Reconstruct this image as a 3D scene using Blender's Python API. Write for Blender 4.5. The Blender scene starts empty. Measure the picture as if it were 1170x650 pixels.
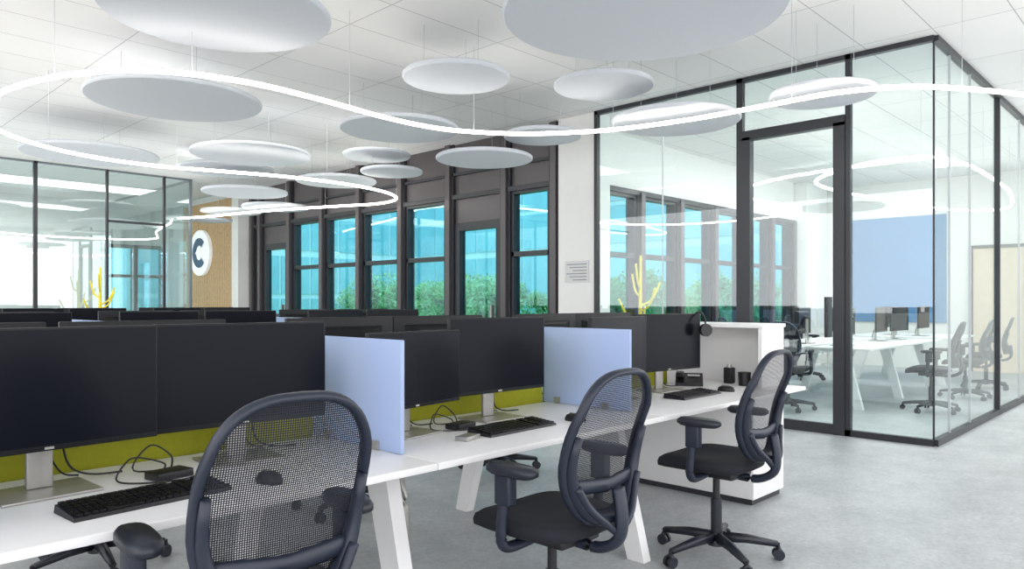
import bpy, bmesh, math, random
from mathutils import Vector, Matrix, noise
random.seed(3)
sc=bpy.context.scene
sc.view_settings.view_transform='Standard'
COL=bpy.context.collection
def L(c):
    return tuple(((x/12.92) if x<=.04045 else ((x+.055)/1.055)**2.4) for x in c)
# ------------------------------------------------------------ materials
def mat(name,col,rough=.5,metal=0,var=0.0,scale=8,emit=None,es=0,spec=.5,bump=0):
    m=bpy.data.materials.new(name);m.use_nodes=True
    nt=m.node_tree;b=nt.nodes['Principled BSDF']
    c=L(col);b.inputs['Base Color'].default_value=(*c,1)
    b.inputs['Roughness'].default_value=rough;b.inputs['Metallic'].default_value=metal
    b.inputs['Specular IOR Level'].default_value=spec
    if emit:
        b.inputs['Emission Color'].default_value=(*L(emit),1);b.inputs['Emission Strength'].default_value=es
    tc=nt.nodes.new('ShaderNodeTexCoord');n=nt.nodes.new('ShaderNodeTexNoise')
    n.inputs['Scale'].default_value=scale;n.inputs['Detail'].default_value=3
    nt.links.new(tc.outputs['Object'],n.inputs['Vector'])
    if var>0:
        r=nt.nodes.new('ShaderNodeValToRGB')
        r.color_ramp.elements[0].position=.3;r.color_ramp.elements[1].position=.7
        r.color_ramp.elements[0].color=(*[x*(1-var) for x in c],1);r.color_ramp.elements[1].color=(*[min(1,x*(1+var)) for x in c],1)
        nt.links.new(n.outputs['Fac'],r.inputs['Fac']);nt.links.new(r.outputs['Color'],b.inputs['Base Color'])
    if bump>0:
        bp=nt.nodes.new('ShaderNodeBump');bp.inputs['Strength'].default_value=bump;bp.inputs['Distance'].default_value=.01
        nt.links.new(n.outputs['Fac'],bp.inputs['Height']);nt.links.new(bp.outputs['Normal'],b.inputs['Normal'])
    return m
def glassmat(name,tint,f0=.06,rough=0,fmax=.6,diff=0):
    m=bpy.data.materials.new(name);m.use_nodes=True;nt=m.node_tree
    for n in list(nt.nodes):nt.nodes.remove(n)
    o=nt.nodes.new('ShaderNodeOutputMaterial');t=nt.nodes.new('ShaderNodeBsdfTransparent');g=nt.nodes.new('ShaderNodeBsdfGlossy')
    t.inputs['Color'].default_value=(*L(tint),1);g.inputs['Roughness'].default_value=rough;g.inputs['Color'].default_value=(1,1,1,1)
    lw=nt.nodes.new('ShaderNodeLayerWeight');lw.inputs['Blend'].default_value=.5
    pw=nt.nodes.new('ShaderNodeMath');pw.operation='POWER';pw.inputs[1].default_value=4
    mr=nt.nodes.new('ShaderNodeMapRange');mr.inputs['To Min'].default_value=f0;mr.inputs['To Max'].default_value=fmax
    nt.links.new(lw.outputs['Facing'],pw.inputs[0]);nt.links.new(pw.outputs[0],mr.inputs['Value'])
    mx=nt.nodes.new('ShaderNodeMixShader');nt.links.new(mr.outputs[0],mx.inputs[0]);nt.links.new(t.outputs[0],mx.inputs[1]);nt.links.new(g.outputs[0],mx.inputs[2])
    last=mx
    if diff>0:
        d=nt.nodes.new('ShaderNodeBsdfDiffuse');d.inputs['Color'].default_value=(*L(tint),1)
        tr=nt.nodes.new('ShaderNodeBsdfTranslucent');tr.inputs['Color'].default_value=(*L(tint),1)
        ad=nt.nodes.new('ShaderNodeMixShader');ad.inputs[0].default_value=.35
        nt.links.new(d.outputs[0],ad.inputs[1]);nt.links.new(tr.outputs[0],ad.inputs[2])
        m2=nt.nodes.new('ShaderNodeMixShader');m2.inputs[0].default_value=diff
        nt.links.new(mx.outputs[0],m2.inputs[1]);nt.links.new(ad.outputs[0],m2.inputs[2]);last=m2
    nt.links.new(last.outputs[0],o.inputs['Surface'])
    return m
def meshfabric():
    m=bpy.data.materials.new('chair_mesh_fabric');m.use_nodes=True;nt=m.node_tree
    b=nt.nodes['Principled BSDF'];o=nt.nodes['Material Output']
    b.inputs['Base Color'].default_value=(*L((.09,.105,.14)),1);b.inputs['Roughness'].default_value=.7
    tc=nt.nodes.new('ShaderNodeTexCoord');sp=nt.nodes.new('ShaderNodeSeparateXYZ');nt.links.new(tc.outputs['Object'],sp.inputs[0])
    def s(out,off):
        a=nt.nodes.new('ShaderNodeMath');a.operation='MULTIPLY';a.inputs[1].default_value=2*math.pi/.0054
        nt.links.new(out,a.inputs[0])
        c=nt.nodes.new('ShaderNodeMath');c.operation='SINE';nt.links.new(a.outputs[0],c.inputs[0]);return c
    a=s(sp.outputs['X'],0);c=s(sp.outputs['Z'],0)
    ad=nt.nodes.new('ShaderNodeMath');ad.operation='ADD';nt.links.new(a.outputs[0],ad.inputs[0]);nt.links.new(c.outputs[0],ad.inputs[1])
    g=nt.nodes.new('ShaderNodeMath');g.operation='GREATER_THAN';g.inputs[1].default_value=.5;nt.links.new(ad.outputs[0],g.inputs[0])
    t=nt.nodes.new('ShaderNodeBsdfTransparent');mx=nt.nodes.new('ShaderNodeMixShader')
    nt.links.new(g.outputs[0],mx.inputs[0]);nt.links.new(b.outputs[0],mx.inputs[1]);nt.links.new(t.outputs[0],mx.inputs[2])
    nt.links.new(mx.outputs[0],o.inputs['Surface']);return m
def ceilmat():
    m=mat('ceiling_tiles',(.93,.95,.96),.9,var=.01,scale=3);nt=m.node_tree;b=nt.nodes['Principled BSDF']
    tc=nt.nodes.new('ShaderNodeTexCoord');br=nt.nodes.new('ShaderNodeTexBrick')
    br.offset=0;br.inputs['Scale'].default_value=1;br.inputs['Brick Width'].default_value=1.2;br.inputs['Row Height'].default_value=.6
    br.inputs['Mortar Size'].default_value=.006;br.inputs['Mortar Smooth'].default_value=.3
    br.inputs['Color1'].default_value=(*L((.925,.922,.915)),1);br.inputs['Color2'].default_value=(*L((.91,.907,.90)),1);br.inputs['Mortar'].default_value=(*L((.73,.73,.73)),1)
    nt.links.new(tc.outputs['Object'],br.inputs['Vector']);nt.links.new(br.outputs['Color'],b.inputs['Base Color']);return m
def floormat():
    m=mat('floor_vinyl',(.70,.72,.74),.42,var=0.02);nt=m.node_tree;b=nt.nodes['Principled BSDF']
    tc=nt.nodes.new('ShaderNodeTexCoord')
    def ramp(scale,det,p0,p1,c0,c1,rg):
        n1=nt.nodes.new('ShaderNodeTexNoise');n1.inputs['Scale'].default_value=scale;n1.inputs['Detail'].default_value=det;n1.inputs['Roughness'].default_value=rg
        nt.links.new(tc.outputs['Object'],n1.inputs['Vector'])
        r=nt.nodes.new('ShaderNodeValToRGB');r.color_ramp.elements[0].position=p0;r.color_ramp.elements[1].position=p1
        r.color_ramp.elements[0].color=(*L(c0),1);r.color_ramp.elements[1].color=(*L(c1),1)
        nt.links.new(n1.outputs['Fac'],r.inputs['Fac']);return r
    a=ramp(2.0,14,.38,.62,(.66,.675,.685),(.79,.80,.805),.85)
    c=ramp(38,6,.35,.65,(.90,.90,.90),(1,1,1),.7)
    mx=nt.nodes.new('ShaderNodeMixRGB');mx.blend_type='MULTIPLY';mx.inputs[0].default_value=1
    nt.links.new(a.outputs['Color'],mx.inputs[1]);nt.links.new(c.outputs['Color'],mx.inputs[2]);nt.links.new(mx.outputs[0],b.inputs['Base Color']);return m
M_ceil=ceilmat();M_floor=floormat()
M_white=mat('white_paint',(.92,.915,.90),.8,var=.01)
M_desk=mat('white_laminate',(.93,.925,.92),.35,var=.008)
M_frame=mat('anthracite_frame',(.17,.175,.195),.4,var=.03)
M_thin=mat('slim_aluminium_profile',(.45,.48,.50),.4,var=.03)
M_clad=mat('bronze_grey_cladding',(.34,.315,.32),.35,var=.05,scale=3)
M_black=mat('black_plastic',(.10,.10,.115),.45,var=.05,scale=30)
M_bezel=mat('monitor_bezel',(.06,.065,.08),.4,var=.03,scale=30,spec=.3)
M_screen=mat('monitor_screen',(.045,.055,.09),.22,var=.02,scale=20,spec=.12)
M_silver=mat('brushed_silver',(.68,.67,.65),.35,metal=.6,var=.04,scale=40)
M_lime=mat('lime_screen',(.60,.60,.08),.8,var=.04,scale=60)
M_blue=glassmat('blue_acrylic',(.80,.86,.965),.05,.15,.3,diff=.8)
M_glass=glassmat('clear_glass',(.97,.992,.992),.08,0,.45)
M_glass2=glassmat('partition_glass',(.95,.98,.98),.16,0,.5)
M_win=glassmat('teal_window_glass',(.75,.905,.94),.05,0,.4)
M_chairp=mat('chair_plastic',(.12,.145,.205),.42,var=.05,scale=20)
M_seat=mat('chair_seat_fabric',(.10,.11,.14),.9,var=.12,scale=300)
M_mesh=meshfabric()
M_castor=mat('castor_plastic',(.11,.125,.165),.4,var=.05)
M_baffle=mat('acoustic_felt',(.795,.81,.83),.95,var=.02,scale=60)
M_led=mat('led_diffuser',(1,1,1),.5,emit=(1,.97,.94),es=14)
M_wire=mat('suspension_wire',(.75,.76,.77),.4,metal=.3,var=.02)
M_wood=mat('oak_slat',(.83,.69,.52),.6,var=.12,scale=14)
M_door=mat('oak_door',(.86,.78,.68),.5,var=.05,scale=6)
M_blueband=mat('blue_wall',(.34,.53,.70),.7,var=.05,scale=2)
M_yellow=mat('yellow_lacquer',(.92,.84,.10),.4,var=.03)
M_logo=mat('logo_navy',(.30,.38,.48),.5,var=.03)
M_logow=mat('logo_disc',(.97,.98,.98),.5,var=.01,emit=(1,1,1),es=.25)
M_paper=mat('poster_paper',(.84,.84,.83),.8,var=.02)
M_ink=mat('poster_print',(.60,.61,.63),.8,var=.1,scale=80)
M_grass=mat('grass',(.55,.73,.50),.9,var=.3,scale=5)
M_leaf=mat('foliage',(.60,.77,.56),.8,var=.35,scale=3)
M_trunk=mat('bark',(.35,.28,.22),.9,var=.3,scale=10)
M_fac=mat('facade_teal',(.55,.78,.83),.3,var=.10,scale=1)
M_fac2=mat('facade_light',(.86,.93,.95),.6,var=.05,scale=1)
# ------------------------------------------------------------ builder
class B:
    def __init__(s):
        s.v=[];s.f=[];s.m=[];s.sm=[];s.mats=[];s.M=Matrix.Identity(4)
    def add(s,vs,fs,mt,smooth=False):
        if mt not in s.mats:s.mats.append(mt)
        k=s.mats.index(mt);o=len(s.v)
        s.v+= [tuple(s.M@Vector(v)) for v in vs]
        for f in fs:
            s.f.append([i+o for i in f]);s.m.append(k);s.sm.append(smooth)
    def box(s,x0,x1,y0,y1,z0,z1,mt,bev=0):
        vs=[(x0,y0,z0),(x1,y0,z0),(x1,y1,z0),(x0,y1,z0),(x0,y0,z1),(x1,y0,z1),(x1,y1,z1),(x0,y1,z1)]
        fs=[(0,3,2,1),(4,5,6,7),(0,1,5,4),(1,2,6,5),(2,3,7,6),(3,0,4,7)]
        if bev<=0: s.add(vs,fs,mt);return
        bm=bmesh.new();bv=[bm.verts.new(v) for v in vs]
        for f in fs:bm.faces.new([bv[i] for i in f])
        bmesh.ops.bevel(bm,geom=bm.edges[:],offset=bev,segments=2,profile=.6,affect='EDGES')
        bm.verts.index_update()
        s.add([v.co[:] for v in bm.verts],[[v.index for v in f.verts] for f in bm.faces],mt,True);bm.free()
    def hexa(s,bot,top,mt):
        s.add(list(bot)+list(top),[(0,3,2,1),(4,5,6,7),(0,1,5,4),(1,2,6,5),(2,3,7,6),(3,0,4,7)],mt)
    def tube(s,path,r,mt,n=8,closed=False,ry=None,up=Vector((0,0,1))):
        pts=[Vector(p) for p in path];N=len(pts);vs=[];fs=[]
        rs=r if isinstance(r,(list,tuple)) else [r]*N
        for i,p in enumerate(pts):
            a=pts[(i-1)%N] if (closed or i>0) else p
            b=pts[(i+1)%N] if (closed or i<N-1) else p
            t=(b-a).normalized()
            u=up if abs(t.dot(up))<.98 else Vector((0,1,0))
            sx=t.cross(u).normalized();sy=sx.cross(t).normalized()
            k=(ry/ (rs[0] or 1)) if ry else 1
            for j in range(n):
                an=2*math.pi*j/n
                vs.append(tuple(p+sx*math.cos(an)*rs[i]+sy*math.sin(an)*rs[i]*k))
        for i in range(N if closed else N-1):
            i2=(i+1)%N
            for j in range(n):
                j2=(j+1)%n
                fs.append((i*n+j,i*n+j2,i2*n+j2,i2*n+j))
        if not closed:
            fs.append(tuple(range(n))[::-1]);fs.append(tuple((N-1)*n+j for j in range(n)))
        s.add(vs,fs,mt,True)
    def cyl(s,p0,p1,r0,r1,mt,n=20):
        p0=Vector(p0);p1=Vector(p1);t=(p1-p0).normalized()
        u=Vector((0,0,1)) if abs(t.z)<.9 else Vector((1,0,0))
        sx=t.cross(u).normalized();sy=t.cross(sx).normalized()
        ring=lambda p,r:[tuple(p+sx*math.cos(2*math.pi*j/n)*r+sy*math.sin(2*math.pi*j/n)*r) for j in range(n)]
        a=ring(p0,r0);b=ring(p1,r1)
        s.add(a+b,[(j,(j+1)%n,n+(j+1)%n,n+j) for j in range(n)],mt,True)
        s.add(a,[tuple(range(n))[::-1]],mt);s.add(b,[tuple(range(n))],mt)
    def data(s,name):
        me=bpy.data.meshes.new(name);me.from_pydata(s.v,[],s.f)
        for m in s.mats:me.materials.append(m)
        me.polygons.foreach_set('material_index',s.m);me.polygons.foreach_set('use_smooth',s.sm);me.update()
        bm=bmesh.new();bm.from_mesh(me);bmesh.ops.recalc_face_normals(bm,faces=bm.faces[:]);bm.to_mesh(me);bm.free()
        return me
    def obj(s,name,loc=(0,0,0),rz=0):
        return place(s.data(name),name,loc,rz)
def place(me,name,loc=(0,0,0),rz=0,sc_=1):
    o=bpy.data.objects.new(name,me);COL.objects.link(o);o.location=loc;o.rotation_euler=(0,0,math.radians(rz));o.scale=(sc_,)*3;return o
def smooth_path(pts,sub=8,closed=False):
    P=[Vector(p) for p in pts];out=[];N=len(P)
    for i in range(N if closed else N-1):
        g=lambda k:P[k%N] if closed else P[max(0,min(N-1,k))]
        p0,p1,p2,p3=g(i-1),g(i),g(i+1),g(i+2)
        for j in range(sub):
            t=j/sub
            out.append(.5*((2*p1)+(p2-p0)*t+(2*p0-5*p1+4*p2-p3)*t*t+(3*p1-p0-3*p2+p3)*t**3))
    if not closed: out.append(P[-1])
    return out
# ------------------------------------------------------------ room shell
CH=3.7
def lshape(name,z0,z1,mt,lo=-2.5):
    pts=[(lo,lo),(17,lo),(17,6.2),(7.7,6.2),(7.7,20),(lo,20)]
    b=B();n=len(pts);vs=[(x,y,z0) for x,y in pts]+[(x,y,z1) for x,y in pts]
    b.add(vs,[tuple(range(n))[::-1],tuple(range(n,2*n))]+[(i,(i+1)%n,n+(i+1)%n,n+i) for i in range(n)],mt)
    return b.obj(name)
lshape('floor',-.1,0,M_floor,-6);lshape('ceiling',CH,CH+.12,M_ceil)
def window_wall(name,along,fixed,lo,hi,posts,doors,top):
    b=B();g=B()
    def bx(a0,a1,d0,d1,z0,z1,mt,bb=b):
        d0,d1=fixed+d0,fixed+d1
        if along=='y':bb.box(d0,d1,a0,a1,z0,z1,mt)
        else:bb.box(a0,a1,d0,d1,z0,z1,mt)
    white=top is M_white
    bx(lo,hi,0.0,.16,2.88,CH,top)
    if not white:bx(lo,hi,-.05,.0,3.22,3.26,M_frame)
    bx(lo,hi,-.06,.0,2.86,2.93,M_frame)
    bx(lo,hi,0.0,.16,0,.55,M_clad)
    bx(lo,hi,-.05,.12,.55,.61,M_frame)
    for i,p in enumerate(posts):
        zt=2.9 if white else CH
        bx(p-.10,p+.10,-.05,.16,0,zt,M_frame);bx(p-.05,p+.05,-.09,-.05,0,zt,M_clad)
    for i in range(len(posts)-1):
        a0,a1=posts[i]+.10,posts[i+1]-.10
        if i in doors:
            bx(a0,a1,0,.14,2.50,2.88,M_clad)
            for q0,q1 in((a0,a0+.11),(a1-.11,a1)):bx(q0,q1,-.02,.1,.0,2.5,M_frame)
            bx(a0+.11,a1-.11,-.02,.1,2.38,2.5,M_frame);bx(a0+.11,a1-.11,-.02,.1,0,.2,M_frame);bx(a0+.11,a1-.11,-.02,.1,1.0,1.06,M_frame)
            bx(a0+.14,a0+.17,-.08,-.02,.95,1.25,M_silver)
            bx(a0+.11,a1-.11,.04,.05,.2,2.38,M_win,g)
        else:
            for z0,z1 in((.61,.68),(1.94,2.01),(2.82,2.88)):bx(a0,a1,-.02,.1,z0,z1,M_frame)
            for q0,q1 in((a0,a0+.05),(a1-.05,a1)):bx(q0,q1,-.02,.1,.68,2.82,M_frame)
            bx(a0+.05,a1-.05,.04,.05,.68,2.82,M_win,g)
    o=b.obj(name);gg=g.obj(name+'_glass');gg.parent=o
    return o
window_wall('window_1','y',7.5,6.27,14.97,[6.37,7.3,8.5,9.7,10.9,12.1,13.3,14.5,14.86],{1,6},M_clad)
window_wall('window_2','x',6.15,7.75,14.6,[7.9,9.1,10.2,11.3,12.4,13.5,14.5],set(),M_white)
b=B();b.box(7.4,7.72,5.66,6.26,0,CH,M_white);b.obj('wall_corner_column')
b=B();b.box(14.62,15.3,5.9,6.3,0,CH,M_white);b.box(15.3,15.95,6.0,6.3,0,CH,M_white);b.obj('wall_north_pier')
b=B();b.box(7.2,7.7,14.98,15.28,0,CH,M_white);b.obj('wall_pier')
b=B();b.box(7.3,7.6,15.29,19.15,0,CH,M_white);b.obj('wall_logo')
b=B();b.box(-6,5.9,19.2,19.4,0,CH,M_white);b.box(5.9,7.3,19.2,19.4,0,1.0,M_white);b.box(5.9,7.3,19.2,19.4,2.7,CH,M_white)
for x in(5.9,6.55,7.22):b.box(x,x+.09,19.15,19.4,1.0,2.7,M_frame)
b.box(5.9,7.3,19.15,19.4,1.0,1.08,M_frame);b.box(5.9,7.3,19.15,19.4,2.62,2.7,M_frame);b.box(5.9,7.3,19.15,19.4,1.9,1.97,M_frame)
b.box(5.95,7.3,19.29,19.3,1.05,2.65,M_win)
b.obj('wall_far')
b=B();b.box(16,16.2,-2,6.2,0,CH,M_white);b.box(15.96,16,3.75,5.75,0.9,3.0,M_blueband);b.box(15.95,16,2.5,3.3,0,2.3,M_door);b.box(15.93,16,2.44,2.5,0,2.36,M_frame);b.box(15.93,16,3.3,3.36,0,2.36,M_frame);b.box(15.93,16,2.44,3.36,2.3,2.36,M_frame);b.obj('wall_east')
b=B()
b.box(7.27,7.295,15.30,17.9,.0,3.55,M_clad)
y=15.31
while y<17.85:
    b.box(7.21,7.27,y,y+.06,.0,3.55,M_wood);y+=.085
b.obj('wood_slat_panel')
b=B();b.cyl((7.205,16.75,2.42),(7.13,16.75,2.42),.52,.52,M_logow,48)
def arc(c,r0,r1,a0,a1,mt,n=28):
    vs=[];fs=[]
    for i in range(n+1):
        a=math.radians(a0+(a1-a0)*i/n)
        for r in(r0,r1):
            for x in(7.13,7.115):
                vs.append((x,c[0]-math.cos(a)*r,c[1]+math.sin(a)*r))
    for i in range(n):
        o=i*4;fs+=[(o+1,o+3,o+7,o+5),(o,o+1,o+5,o+4),(o+2,o+6,o+7,o+3)]
    b.add(vs,fs,mt)
arc((16.75,2.42),.17,.34,-318,-42,M_logo)
b.box(7.115,7.13,16.72,17.0,2.39,2.45,M_logow);b.obj('round_logo_sign')
b=B();b.box(7.39,7.399,5.75,6.14,1.55,1.83,M_paper)
for i in range(6):b.box(7.388,7.39,5.78,6.11-.05*(i%3),1.79-.04*i-.012,1.79-.04*i+.002,M_ink)
b.obj('wall_poster')
# ------------------------------------------------------------ left partition
b=B();g=B();PY=14.5
for x,w,m in((-1,.02,M_thin),(1,.02,M_thin),(2.2,.02,M_thin),(3.38,.03,M_frame),(4.5,.02,M_frame),(5.5,.02,M_frame),(6.0,.02,M_thin)):b.box(x-w,x+w,PY-.03,PY+.03,0,CH,m)
b.box(-6,6.0,PY-.03,PY+.03,CH-.03,CH-.001,M_thin);b.box(-6,6.0,PY-.04,PY+.04,0,.07,M_frame)
b.box(4.5,5.5,PY-.03,PY+.03,2.75,2.79,M_frame)
b.box(5.98,6.02,PY,19.15,CH-.04,CH-.001,M_thin);b.box(5.98,6.02,PY,19.15,0,.07,M_frame)
g.box(-6,5.98,PY-.005,PY+.005,.07,CH-.03,M_glass2);g.box(5.995,6.005,PY+.04,19.15,.07,CH-.04,M_glass)
o=b.obj('wall_glass_left');gg=g.obj('glass_panes');gg.parent=o
# ------------------------------------------------------------ meeting room glass walls
b=B();g=B();GX=7.4
def fy(y0,y1,z0,z1,w=.06,m=M_frame,bb=b):bb.box(GX-w/2,GX+w/2,y0,y1,z0,z1,m)
fy(1.83,5.65,CH-.05,CH-.001);fy(1.83,2.6,0,.06);fy(3.68,5.65,0,.06)
fy(5.60,5.65,0,CH);fy(3.66,3.73,0,CH,.06);fy(2.55,2.60,0,CH)
fy(2.60,2.71,0,3.05,.09);fy(3.57,3.66,0,3.05,.09);fy(2.60,3.66,3.02,3.12,.09);fy(2.71,3.57,0,.1,.05)
fy(2.76,2.78,.95,1.35,.16,M_frame)
fy(1.83,1.845,0,CH,.015)
b.box(GX,16,1.80,1.86,CH-.05,CH-.001,M_frame);b.box(GX,16,1.80,1.86,0,.06,M_frame)
for x in(10.0,):b.box(x-.02,x+.02,1.80,1.86,0,CH,M_frame)
for x in(7.9,8.7,11.3,12.6,14.5):b.box(x-.008,x+.008,1.82,1.84,0.06,CH-.06,M_wire)
b.box(GX-.006,GX+.006,4.66,4.672,.06,CH-.06,M_wire)
g.box(GX-.004,GX+.004,1.83,2.55,.06,CH-.05,M_glass);g.box(GX-.004,GX+.004,2.6,3.66,3.12,CH-.05,M_glass)
g.box(GX-.004,GX+.004,2.71,3.57,.1,3.02,M_glass);g.box(GX-.004,GX+.004,3.73,5.60,.06,CH-.05,M_glass)
g.box(GX,16,1.826,1.834,.06,CH-.05,M_glass)
o=b.obj('wall_glass_meeting_room');gg=g.obj('glass_panes');gg.parent=o
# ------------------------------------------------------------ ceiling baffles + wires
discs=[(2.16,4.78,3.2,0.73),(4.11,2.75,3.2,0.93),(2.89,7.33,3.25,0.8),(4.3,4.81,3.25,0.47),(5.39,4.02,3.25,0.455),(5.0,6.53,3.2,0.655),(6.09,3.7,3.0,.6),(6.17,2.36,3.0,.42),(3.17,10.82,3.25,0.82),(4.53,9.05,3.2,0.75),(6.11,6.33,3.0,0.58),(6.36,5.62,3.2,.45),(6.0,8.35,3.3,0.465),(6.06,8.09,3.05,0.42),(5.55,11.3,3.05,0.66),(6.2,9.66,3.12,.6),(5.3,11.4,3.4,0.72),(6.55,12.17,2.98,.58),(6.4,13.6,3.01,.55),(6.6,14.9,2.96,.4),(-.6,5.5,3.2,.8),(5.2,-.5,3.2,.7)]
for X,Y,Z,R in discs:
    b=B();n=64;pr=[(R-.012,0),(R,.012),(R,.033),(R-.012,.045)]
    vs=[];fs=[]
    for r,z in pr:
        for j in range(n):
            a=2*math.pi*j/n;vs.append((r*math.cos(a),r*math.sin(a),z))
    for k in range(3):
        for j in range(n):fs.append((k*n+j,k*n+(j+1)%n,(k+1)*n+(j+1)%n,(k+1)*n+j))
    b.add(vs,fs,M_baffle,False)
    b.add([v for v in vs[:n]],[tuple(range(n))[::-1]],M_baffle);b.add(vs[3*n:],[tuple(range(n))],M_baffle)
    for k in range(3):
        a=math.radians(30+120*k);x,y=.6*R*math.cos(a),.6*R*math.sin(a)
        b.tube([(x,y,.045),(x,y,CH-Z)],.0018,M_wire,5);b.cyl((x,y,.045),(x,y,.065),.012,.008,M_wire,10)
    b.obj('acoustic_ceiling_disc',(X,Y,Z))
# ------------------------------------------------------------ LED line
led=[(8.9,-.9),(8.33,0.3),(7.2,0.88),(6.5,1.25),(5.98,1.64),(5.76,2.1),(5.74,2.62),(5.72,3.3),(5.56,4.04),(5.24,4.6),(4.87,4.95),(4.41,5.17),(3.84,5.2),(3.22,5.12),(2.63,5.08),(2.16,5.19),(1.82,5.42),(1.57,5.81),(1.41,6.28),(1.33,6.8),(1.36,7.5),(1.63,8.2),(2.15,8.72),(2.75,8.97),(3.34,8.98),(3.95,8.8),(4.75,8.57),(5.6,8.52),(6.4,8.72),(6.95,9.16),(7.1,9.8),(6.85,10.5),(6.45,11.54),(6.15,12.67),(5.95,13.6),(5.7,14.35)]
path=smooth_path([(x,y,2.9) for x,y in led],6)
b=B();b.tube(path,.018,M_led,8)
for i in range(6,len(path),14):
    p=path[i];b.tube([(p.x,p.y,2.915),(p.x,p.y,CH)],.0018,M_wire,5)
b.obj('led_reflection_loop')
led_reflection=[(8.95,2.35),(9.05,3.1),(10.0,3.9),(12.0,3.8),(14.5,3.3),(14.9,2.6),(13.0,2.2),(11.4,2.1),(9.8,2.1)]  # added glowing loop standing in for the LED line's reflections in the glass
path=smooth_path([(x,y,2.9) for x,y in led_reflection],8,True)
b=B();b.tube(path,.018,M_led,8,closed=True)
for i in range(0,len(path),10):
    p=path[i];b.tube([(p.x,p.y,2.915),(p.x,p.y,CH)],.0018,M_wire,5)
b.obj('led_reflection_loop')
# ------------------------------------------------------------ desks
def bench(name,x0,nb,bw,yc,xe=None,lime=True,div=True,legs_last=True,tray=False):
    b=B();xe=x0+nb*bw if xe is None else xe
    for i in range(nb):
        a=x0+i*bw;e=min(a+bw,xe)
        b.box(a+.002,e-.002,yc-.80,yc-.03,.715,.74,M_desk,.003);b.box(a+.002,e-.002,yc+.03,yc+.80,.715,.74,M_desk,.003)
        if lime:b.box(a+.02,e-.02,yc-.014,yc+.014,.58,1.13,M_lime)
    b.box(x0+.05,xe-.06,yc-.42,yc-.38,.67,.715,M_desk);b.box(x0+.05,xe-.06,yc+.38,yc+.42,.67,.715,M_desk)
    for i in range(nb+1):
        if i==nb and not legs_last:continue
        x=x0+i*bw
        if i==0:x+=.06
        if i==nb:x-=.06
        b.box(x-.025,x+.025,yc-.5,yc+.5,.66,.715,M_desk)
        for s in(-1,1):
            t0,t1,f0,f1=.40,.53,.60,.70
            bot=[(x-.03,yc+s*f0,0),(x+.03,yc+s*f0,0),(x+.03,yc+s*f1,0),(x-.03,yc+s*f1,0)]
            top=[(x-.03,yc+s*t0,.68),(x+.03,yc+s*t0,.68),(x+.03,yc+s*t1,.68),(x-.03,yc+s*t1,.68)]
            b.hexa(bot,top,M_desk)
    if tray:
        b.box(x0+.2,xe-.15,yc-.13,yc+.13,.52,.535,M_desk);b.box(x0+.2,xe-.15,yc-.14,yc-.125,.52,.58,M_desk);b.box(x0+.2,xe-.15,yc+.125,yc+.14,.52,.58,M_desk)
        b.tube(smooth_path([(1.78,2.35,.70),(1.77,2.28,.5),(1.80,2.3,.25),(1.86,2.34,.1),(1.95,2.45,.015)],6),.016,M_silver,10)
    o=b.obj(name)
    if div:
        for i in range(1,nb):
            x=x0+i*bw;g=B()
            g.box(x-.009,x+.009,yc-.60,yc-.018,.742,1.16,M_blue,.003)
            g.box(x-.009,x+.009,yc+.018,yc+.60,.742,1.16,M_blue,.003)
            g.box(x-.009,x+.009,yc-.0175,yc+.0175,1.135,1.16,M_blue)
            for yy in(-.45,-.12,.12,.45):g.box(x-.018,x+.018,yc+yy-.02,yc+yy+.02,.7405,.775,M_silver)
            g.obj('blue_desk_divider')
    return o
RY=2.75
bench('bench_desk',-1.24,4,1.45,RY,xe=4.415,legs_last=False,tray=True)
bench('bench_desk',-3.0,5,1.6,6.3)
bench('bench_desk',-3.0,5,1.6,10.0)
b=B()
b.box(4.42,4.87,2.12,3.4,.04,.70,M_desk,.003);b.box(4.44,4.85,2.14,3.38,0,.04,M_frame)
b.box(4.416,4.87,1.97,3.5,.715,.74,M_desk,.002);b.box(4.43,4.86,2.13,3.39,.70,.715,M_desk)
for y0,y1 in((2.12,2.145),(2.74,2.76),(3.375,3.4)):b.box(4.54,4.87,y0,y1,.74,1.13,M_desk)
b.box(4.84,4.87,2.145,3.375,.74,1.13,M_desk);b.box(4.53,4.88,2.11,3.41,1.13,1.155,M_desk,.002)
b.obj('end_storage_cabinet')
# ------------------------------------------------------------ monitor
def monitor_data():
    b=B()
    b.box(-.13,.13,-.08,.13,0,.008,M_silver,.003)
    b.box(-.035,.035,.05,.068,.008,.33,M_silver,.004)
    b.box(-.06,.06,.0,.055,.25,.37,M_bezel,.01)
    b.box(-.307,.307,-.03,-.008,.13,.486,M_bezel,.004)
    b.hexa([(-.24,-.008,.17),(.24,-.008,.17),(.16,.02,.2),(-.16,.02,.2)],[(-.24,-.008,.44),(.24,-.008,.44),(.16,.02,.42),(-.16,.02,.42)],M_bezel)
    b.box(-.301,.301,-.0312,-.03,.147,.48,M_screen)
    b.box(-.012,.012,-.0315,-.0305,.135,.142,M_silver)
    b.tube(smooth_path([(.05,.03,.25),(.07,.09,.15),(.10,.12,.05),(.16,.12,.012),(.25,.10,.008)],5),.0035,M_black,6)
    b.tube(smooth_path([(-.02,.04,.25),(.03,.1,.12),(.08,.13,.03),(.13,.13,.012)],5),.003,M_black,6)
    return b.data('monitor')
MON=monitor_data()
for x,y,rz,s in((.60,2.46,3,1),(1.215,2.49,-3,1),(1.945,2.45,8,.9),(2.48,2.49,-2,1),(3.44,2.48,4,.98),(4.0,2.50,-8,1)):
    place(MON,'monitor',(x,y,.7405),rz,s)
for x,rz in((.45,185),(1.1,176),(2.0,183),(2.62,178),(3.5,182),(4.1,178)):place(MON,'monitor',(x,3.05,.7405),rz)
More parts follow.
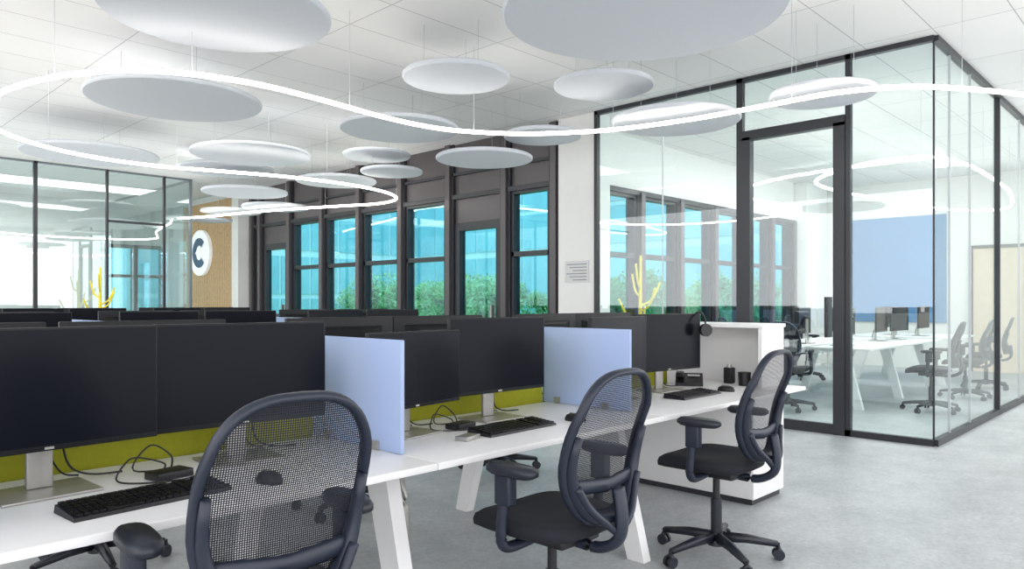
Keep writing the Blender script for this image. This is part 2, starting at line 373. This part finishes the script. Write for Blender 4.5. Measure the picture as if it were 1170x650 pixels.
for yc in(6.3,10.0):
    for i in range(5):
        for dx,r in((.45,4),(1.12,-4)):
            X=-3.0+1.6*i+dx
            if X<.2*yc-.8:continue
            place(MON,'monitor',(X,yc-.27,.7405),r);place(MON,'monitor',(X+.03,yc+.27,.7405),180+r)
# ------------------------------------------------------------ keyboard / mouse / dock
def kb():
    b=B();b.hexa([(-.215,-.07,0),(.215,-.07,0),(.215,.07,0),(-.215,.07,0)],[(-.213,-.068,.010),(.213,-.068,.010),(.213,.068,.022),(-.213,.068,.022)],M_black)
    for r in range(6):
        y=-.058+r*.0225;z=.011+(y+.068)/.136*.012
        x=-.205
        k=0
        while x<.20:
            w=.0155
            if r==0 and k==4:w=.095
            if not(.075<x<.088 or .135<x<.14):
                b.box(x,x+w,y,y+.018,z-.001,z+.005,M_bezel)
            x+=w+.0035;k+=1
    return b.data('keyboard')
KB=kb()
for x,y,r in((.78,2.17,4),(2.33,2.23,2),(3.90,2.25,0)):place(KB,'keyboard',(x,y,.7405),r)
def mouse():
    b=B();n=16;vs=[];fs=[];rings=[(1,0),(1.0,.012),(.85,.026),(.5,.034),(.12,.036)]
    for s_,z in rings:
        for j in range(n):
            a=2*math.pi*j/n;vs.append((.031*s_*math.cos(a),.055*s_*math.sin(a),z))
    for k in range(4):
        for j in range(n):fs.append((k*n+j,k*n+(j+1)%n,(k+1)*n+(j+1)%n,(k+1)*n+j))
    fs.append(tuple(range(n))[::-1]);fs.append(tuple(4*n+j for j in range(n)))
    b.add(vs,fs,M_black,True);b.box(-.003,.003,.01,.03,.03,.038,M_silver,.001);return b.data('computer_mouse')
MS=mouse()
for x,y in((2.70,2.18),(1.12,2.12),(4.25,2.22)):place(MS,'computer_mouse',(x,y,.7405),8)
def dock(name,x,y,z=.7405):
    b=B();b.box(-.06,.06,-.04,.04,0,.025,M_black,.004)
    b.tube(smooth_path([(.0,.04,.015),(.03,.08,.03),(-.05,.10,.06),(-.1,.08,.05),(-.14,.05,.01),(-.1,-.03,.006),(0,-.08,.005),(.08,-.05,.005)],6),.003,M_black,6)
    b.tube(smooth_path([(.03,.04,.015),(.06,.09,.05),(.0,.11,.09),(-.06,.1,.02),(.1,.08,.006)],6),.003,M_black,6)
    b.obj(name,(x,y,z),10)
dock('docking_station',.93,2.41);dock('docking_station',2.19,2.42);
b=B();b.box(-.05,.05,-.03,.03,0,.018,M_silver,.003);b.obj('card_reader',(2.03,2.20,.7405),15)
b=B();b.hexa([(-.09,-.1,0),(.09,-.1,0),(.09,.1,0),(-.09,.1,0)],[(-.09,-.1,.02),(.09,-.1,.02),(.09,.1,.07),(-.09,.1,.07)],M_black)
b.box(-.085,-.035,-.09,.09,.055,.085,M_bezel,.008);b.box(-.01,.07,.02,.07,.055,.064,M_silver)
b.obj('desk_phone',(4.42,2.58,.7405),-60)
b=B();b.cyl((0,0,0),(0,0,.09),.038,.042,M_black,24);b.tube(smooth_path([(.04,0,.075),(.068,0,.065),(.066,0,.03),(.04,0,.02)],5),.006,M_black,8);b.obj('coffee_mug',(4.62,2.28,.7405),40)
b=B();b.box(-.03,.03,-.03,.03,0,.11,M_black,.008);b.cyl((0,0,.11),(0,0,.13),.02,.016,M_silver,16);b.obj('speaker_puck',(4.68,2.42,.7405))
b=B();pts=[]
for i in range(17):
    a=math.radians(-10+200*i/16);pts.append((.085*math.cos(a),0,.085*math.sin(a)))
b.tube(pts,.007,M_black,8)
for s in(-1,1):b.cyl((s*.085-.015,0,-.03),(s*.085+.015,0,-.03),.04,.04,M_black,20)
b.obj('headset',(4.30,2.44,1.15),60)
# ------------------------------------------------------------ office chair
def chair_data():
    b=B()
    b.cyl((0,0,.065),(0,0,.13),.045,.035,M_castor);b.cyl((0,0,.13),(0,0,.30),.028,.028,M_castor);b.cyl((0,0,.30),(0,0,.43),.018,.018,M_black)
    for k in range(5):
        a=math.radians(18+72*k);c,s=math.cos(a),math.sin(a)
        b.tube([(.03*c,.03*s,.105),(.15*c,.15*s,.10),(.30*c,.30*s,.078)],[.028,.024,.016],M_castor,8)
        cx,cy=.305*c,.305*s
        b.cyl((cx,cy,.085),(cx,cy,.05),.009,.009,M_black,8)
        ax,ay=-s,c
        for o in(-.016,.016):
            b.cyl((cx+ax*(o-.008),cy+ay*(o-.008),.028),(cx+ax*(o+.008),cy+ay*(o+.008),.028),.028,.028,M_castor,16)
        b.tube([(cx-ax*.02,cy-ay*.02,.045),(cx,cy,.062),(cx+ax*.02,cy+ay*.02,.045)],.012,M_castor,8)
    b.box(-.11,.11,-.14,.12,.425,.465,M_black,.012)
    b.tube([(.10,.02,.44),(.2,.03,.44),(.26,.03,.435)],.007,M_black,6)
    n=40;prof=[(.88,.462),(.99,.475),(1.0,.495),(.97,.515),(.86,.527),(.5,.525),(.1,.522)]
    vs=[];fs=[]
    for sc_,z in prof:
        for j in range(n):
            t=2*math.pi*j/n;cx,cy=math.cos(t),math.sin(t)
            x=math.copysign(abs(cx)**.55,cx)*.24*sc_;y=math.copysign(abs(cy)**.6,cy)*.235*sc_
            dz=-.03*max(0,(y/.235))**4 + .012*(abs(x)/.245)**2*sc_
            vs.append((x,y+.03,z+dz))
    for k in range(len(prof)-1):
        for j in range(n):fs.append((k*n+j,k*n+(j+1)%n,(k+1)*n+(j+1)%n,(k+1)*n+j))
    fs.append(tuple(range(n))[::-1]);fs.append(tuple((len(prof)-1)*n+j for j in range(n)))
    b.add(vs,fs,M_seat,True)
    def bp(x,z,off=0):
        t=(z-.54)/.52
        y=-.235-.10*t+ .035*math.sin(math.pi*min(1,max(0,t*1.3)))+.55*x*x
        return (x,y-off,z)
    H=.265;zc=.797
    def outline(t,s=1):
        cx,cz=math.cos(t),math.sin(t)
        x=math.copysign(abs(cx)**.70,cx);z=math.copysign(abs(cz)**.78,cz)
        w=.201*(1+.02*z) if z>0 else .201*(1-.16*z*z)
        return x*w*s,zc+z*H*s
    N=56
    fr=[bp(*outline(2*math.pi*i/N)) for i in range(N)]
    b.tube(fr,.0125,M_chairp,8,closed=True,ry=.02,up=Vector((0,1,0)))
    R=8;vs=[];fs=[]
    for k in range(R+1):
        s=.03+ .96*k/R
        for i in range(N):vs.append(bp(*outline(2*math.pi*i/N,s)))
    for k in range(R):
        for i in range(N):fs.append((k*N+i,k*N+(i+1)%N,(k+1)*N+(i+1)%N,(k+1)*N+i))
    fs.append(tuple(range(N)))
    b.add(vs,fs,M_mesh,True)
    lo=[]
    for i in range(25):
        t=math.radians(180+ -8+196*i/24);x,z=outline(t,.93);lo.append(bp(x,z,.022))
    b.tube(lo,[.012+.014*math.sin(math.pi*i/24) for i in range(25)],M_chairp,8,ry=.018,up=Vector((0,1,0)))
    b.tube([bp(x,.66+.02*abs(x)/.2,.02) for x in [-.175+.35*i/10 for i in range(11)]],.012,M_chairp,8,ry=.025)
    b.tube(smooth_path([(0,-.10,.435),(0,-.22,.435),(0,-.30,.48),(0,-.315,.56),(0,-.30,.66)],5),.030,M_chairp,10,ry=.02,up=Vector((0,1,0)))
    for s in(-1,1):
        b.tube(smooth_path([(0,-.30,.50),(s*.07,-.30,.55),(s*.13,-.275,.61),(s*.172,-.26,.68)],4),.014,M_chairp,8)
        b.tube(smooth_path([(s*.10,.0,.445),(s*.22,.0,.44),(s*.265,.0,.46),(s*.275,-.005,.52),(s*.27,-.02,.66)],5),.02,M_chairp,10)
        b.box(s*.27-.022,s*.27+.022,-.055,.015,.60,.71,M_chairp,.008)
        n=20;vs=[];fs=[]
        for sc_,z in((.85,.705),(1,.715),(1,.73),(.85,.742)):
            for j in range(n):
                t=2*math.pi*j/n;cx,cy=math.cos(t),math.sin(t)
                vs.append((s*.265+math.copysign(abs(cx)**.7,cx)*.042*sc_,math.copysign(abs(cy)**.7,cy)*.112*sc_-.045,z))
        for k in range(3):
            for j in range(n):fs.append((k*n+j,k*n+(j+1)%n,(k+1)*n+(j+1)%n,(k+1)*n+j))
        fs.append(tuple(range(n))[::-1]);fs.append(tuple(3*n+j for j in range(n)))
        b.add(vs,fs,M_castor,True)
    return b.data('office_chair')
CH_=chair_data()
for x,y,r,s in((.91,1.85,-6,1.02),(2.08,1.79,0,1),(3.42,1.84,1,1),
             (1.2,4.0,175,1),(2.6,3.95,190,1),(4.0,3.98,170,1),
             (1.3,5.15,5,1),(2.9,5.15,-8,1),(4.4,5.15,4,1),(3,7.5,180,1),(4.4,7.5,170,1),(4.3,8.85,0,1),
             (8.72,3.75,-80,1),(9.75,2.45,5,1),(11.4,2.45,0,1),(10.2,5.1,180,1),(12.4,5.0,170,1),(12.9,2.5,10,1)):
    place(CH_,'office_chair',(x,y,.0),r,s)
bench('bench_desk',9.2,2,1.6,3.75,lime=False,div=False)
bench('bench_desk',12.9,1,1.6,3.75,lime=False,div=False)
for x,y,r in((9.75,3.45,0),(11.3,3.5,4),(11.95,3.45,-6),(13.4,3.5,0),(9.9,4.05,180),(11.4,4.05,176),(13.6,4.05,180)):place(MON,'monitor',(x,y,.7405),r)
# ------------------------------------------------------------ yellow coat trees
def coat_tree(h):
    b=B();b.cyl((0,0,0),(0,0,.02),.17,.16,M_yellow,32);b.tube([(0,0,.02),(0,0,h*.6),(0.01,0,h)],[.026,.024,.015],M_yellow,10)
    for i,(z,a,l) in enumerate(((.5,20,.26),(.55,150,.30),(.62,260,.26),(.72,60,.24),(.78,200,.22),(.66,330,.28))):
        a=math.radians(a);c,s=math.cos(a),math.sin(a)
        b.tube(smooth_path([(0,0,h*z),(c*l*.6,s*l*.6,h*z+.08),(c*l,s*l,h*z+.30)],4),.014,M_yellow,8)
    return b.data('coat_stand')
CT=coat_tree(1.9);place(CT,'coat_stand',(7.95,5.35,0));place(CT,'coat_stand',(4.2,13.9,0),50)
# ------------------------------------------------------------ outside
b=B();b.box(7.72,60,6.32,60,-.3,-.05,M_grass);b.obj('ground_courtyard')
b=B()
b.box(24,24.4,4,44,0,7,M_fac2)
for i in range(26):
    y=4.4+1.5*i
    for z0,z1 in((.2,1.5),(1.7,3.4),(3.7,5.2),(5.4,6.8)):b.box(23.93,24,y,y+1.38,z0,z1,M_fac)
b.box(10,40,30,30.4,0,7,M_fac2)
for i in range(18):
    x=10.4+1.5*i
    for z0,z1 in((.2,1.5),(1.7,3.4),(3.7,5.2),(5.4,6.8)):b.box(x,x+1.38,29.93,30,z0,z1,M_fac)
b.obj('building_opposite').location.z=-.05
def tree_data(seed,h):
    random.seed(seed);b=B();b.tube([(0,0,-.0),(.05,0,h*.4),(0,.05,h*.8)],[.07,.05,.02],M_trunk,8)
    for k in range(6):
        a=k*1.05;b.tube([(.03,0,h*(.3+.06*k)),(.3*math.cos(a),.3*math.sin(a),h*(.5+.06*k)),(.55*math.cos(a),.55*math.sin(a),h*(.62+.05*k))],[.025,.018,.008],M_trunk,5)
    cl=[]
    for k in range(16):
        a=random.random()*6.28;r=random.random()**.6*.7;cl.append((r*math.cos(a),r*math.sin(a),h*.3+random.random()*h*.6,.28+.2*random.random()))
    vs=[];fs=[]
    for k in range(4200):
        c=random.choice(cl);d=Vector((random.gauss(0,1),random.gauss(0,1),random.gauss(0,1))).normalized()*c[3]*random.random()**.4
        p=Vector(c[:3])+d;u=Vector((random.gauss(0,1),random.gauss(0,1),random.gauss(0,1))).normalized();w_=u.cross(Vector((random.random(),.3,.5))).normalized()
        l=.05+.03*random.random();o=len(vs)
        vs+=[tuple(p-u*l),tuple(p+w_*l*.5),tuple(p+u*l),tuple(p-w_*l*.5)];fs.append((o,o+1,o+2,o+3))
    b.add(vs,fs,M_leaf)
    return b.data('garden_tree')
T=[tree_data(1,2.2),tree_data(2,2.6),tree_data(5,1.9)]
for i,(x,y) in enumerate(((11.5,8.6),(14.2,9.6),(17.2,9.2),(12.2,12.2),(14.6,15.2),(16,18.5),(13.2,19.5),(18.5,14),(20,9.4),(20.5,18),(12.2,17),(18,22),(22,12.5),(22,21))):
    place(T[i%3],'garden_tree',(x,y,-.05),i*50,.8+.12*(i%3))
# ------------------------------------------------------------ light
w=bpy.data.worlds.new('world');sc.world=w;w.use_nodes=True;bg=w.node_tree.nodes['Background']
bg.inputs[0].default_value=(*L((.985,.988,1)),1);bg.inputs[1].default_value=2.8
def area(x,y,z,sx,sy,e,up=False,col=(1,.985,.965)):  # added fill light
    l=bpy.data.lights.new('fill_light','AREA');l.shape='RECTANGLE';l.size=sx;l.size_y=sy;l.energy=e;l.color=col
    o=bpy.data.objects.new('fill_up_light' if up else 'fill_down_light',l);COL.objects.link(o);o.location=(x,y,z)
    if up:o.rotation_euler=(math.pi,0,0)
area(3,8.2,3.66,6,1.0,45);area(3,12.3,3.66,6,1.0,80);area(11.5,3.8,3.66,6,1.5,160);area(2,17,3.66,6,1.5,170);area(11,0,3.66,7,1,50)  # downward fill added to brighten the rooms, not actual ceiling fixtures
area(3,5,2.6,8,8,28,True);area(3,12,2.6,8,5.5,65,True);area(11.7,4,2.6,8,4,30,True)  # unseen upward fill added to lift the ceiling brightness
# ------------------------------------------------------------ camera
cam=bpy.data.cameras.new("camera");co=bpy.data.objects.new("camera",cam);COL.objects.link(co)
co.location=(0,0,1.3);co.rotation_euler=(math.pi/2,0,math.radians(43.85-90));cam.sensor_width=36;cam.lens=838/1170*36;cam.shift_y=20/1170
cam.clip_start=.05;cam.clip_end=200
sc.camera=co
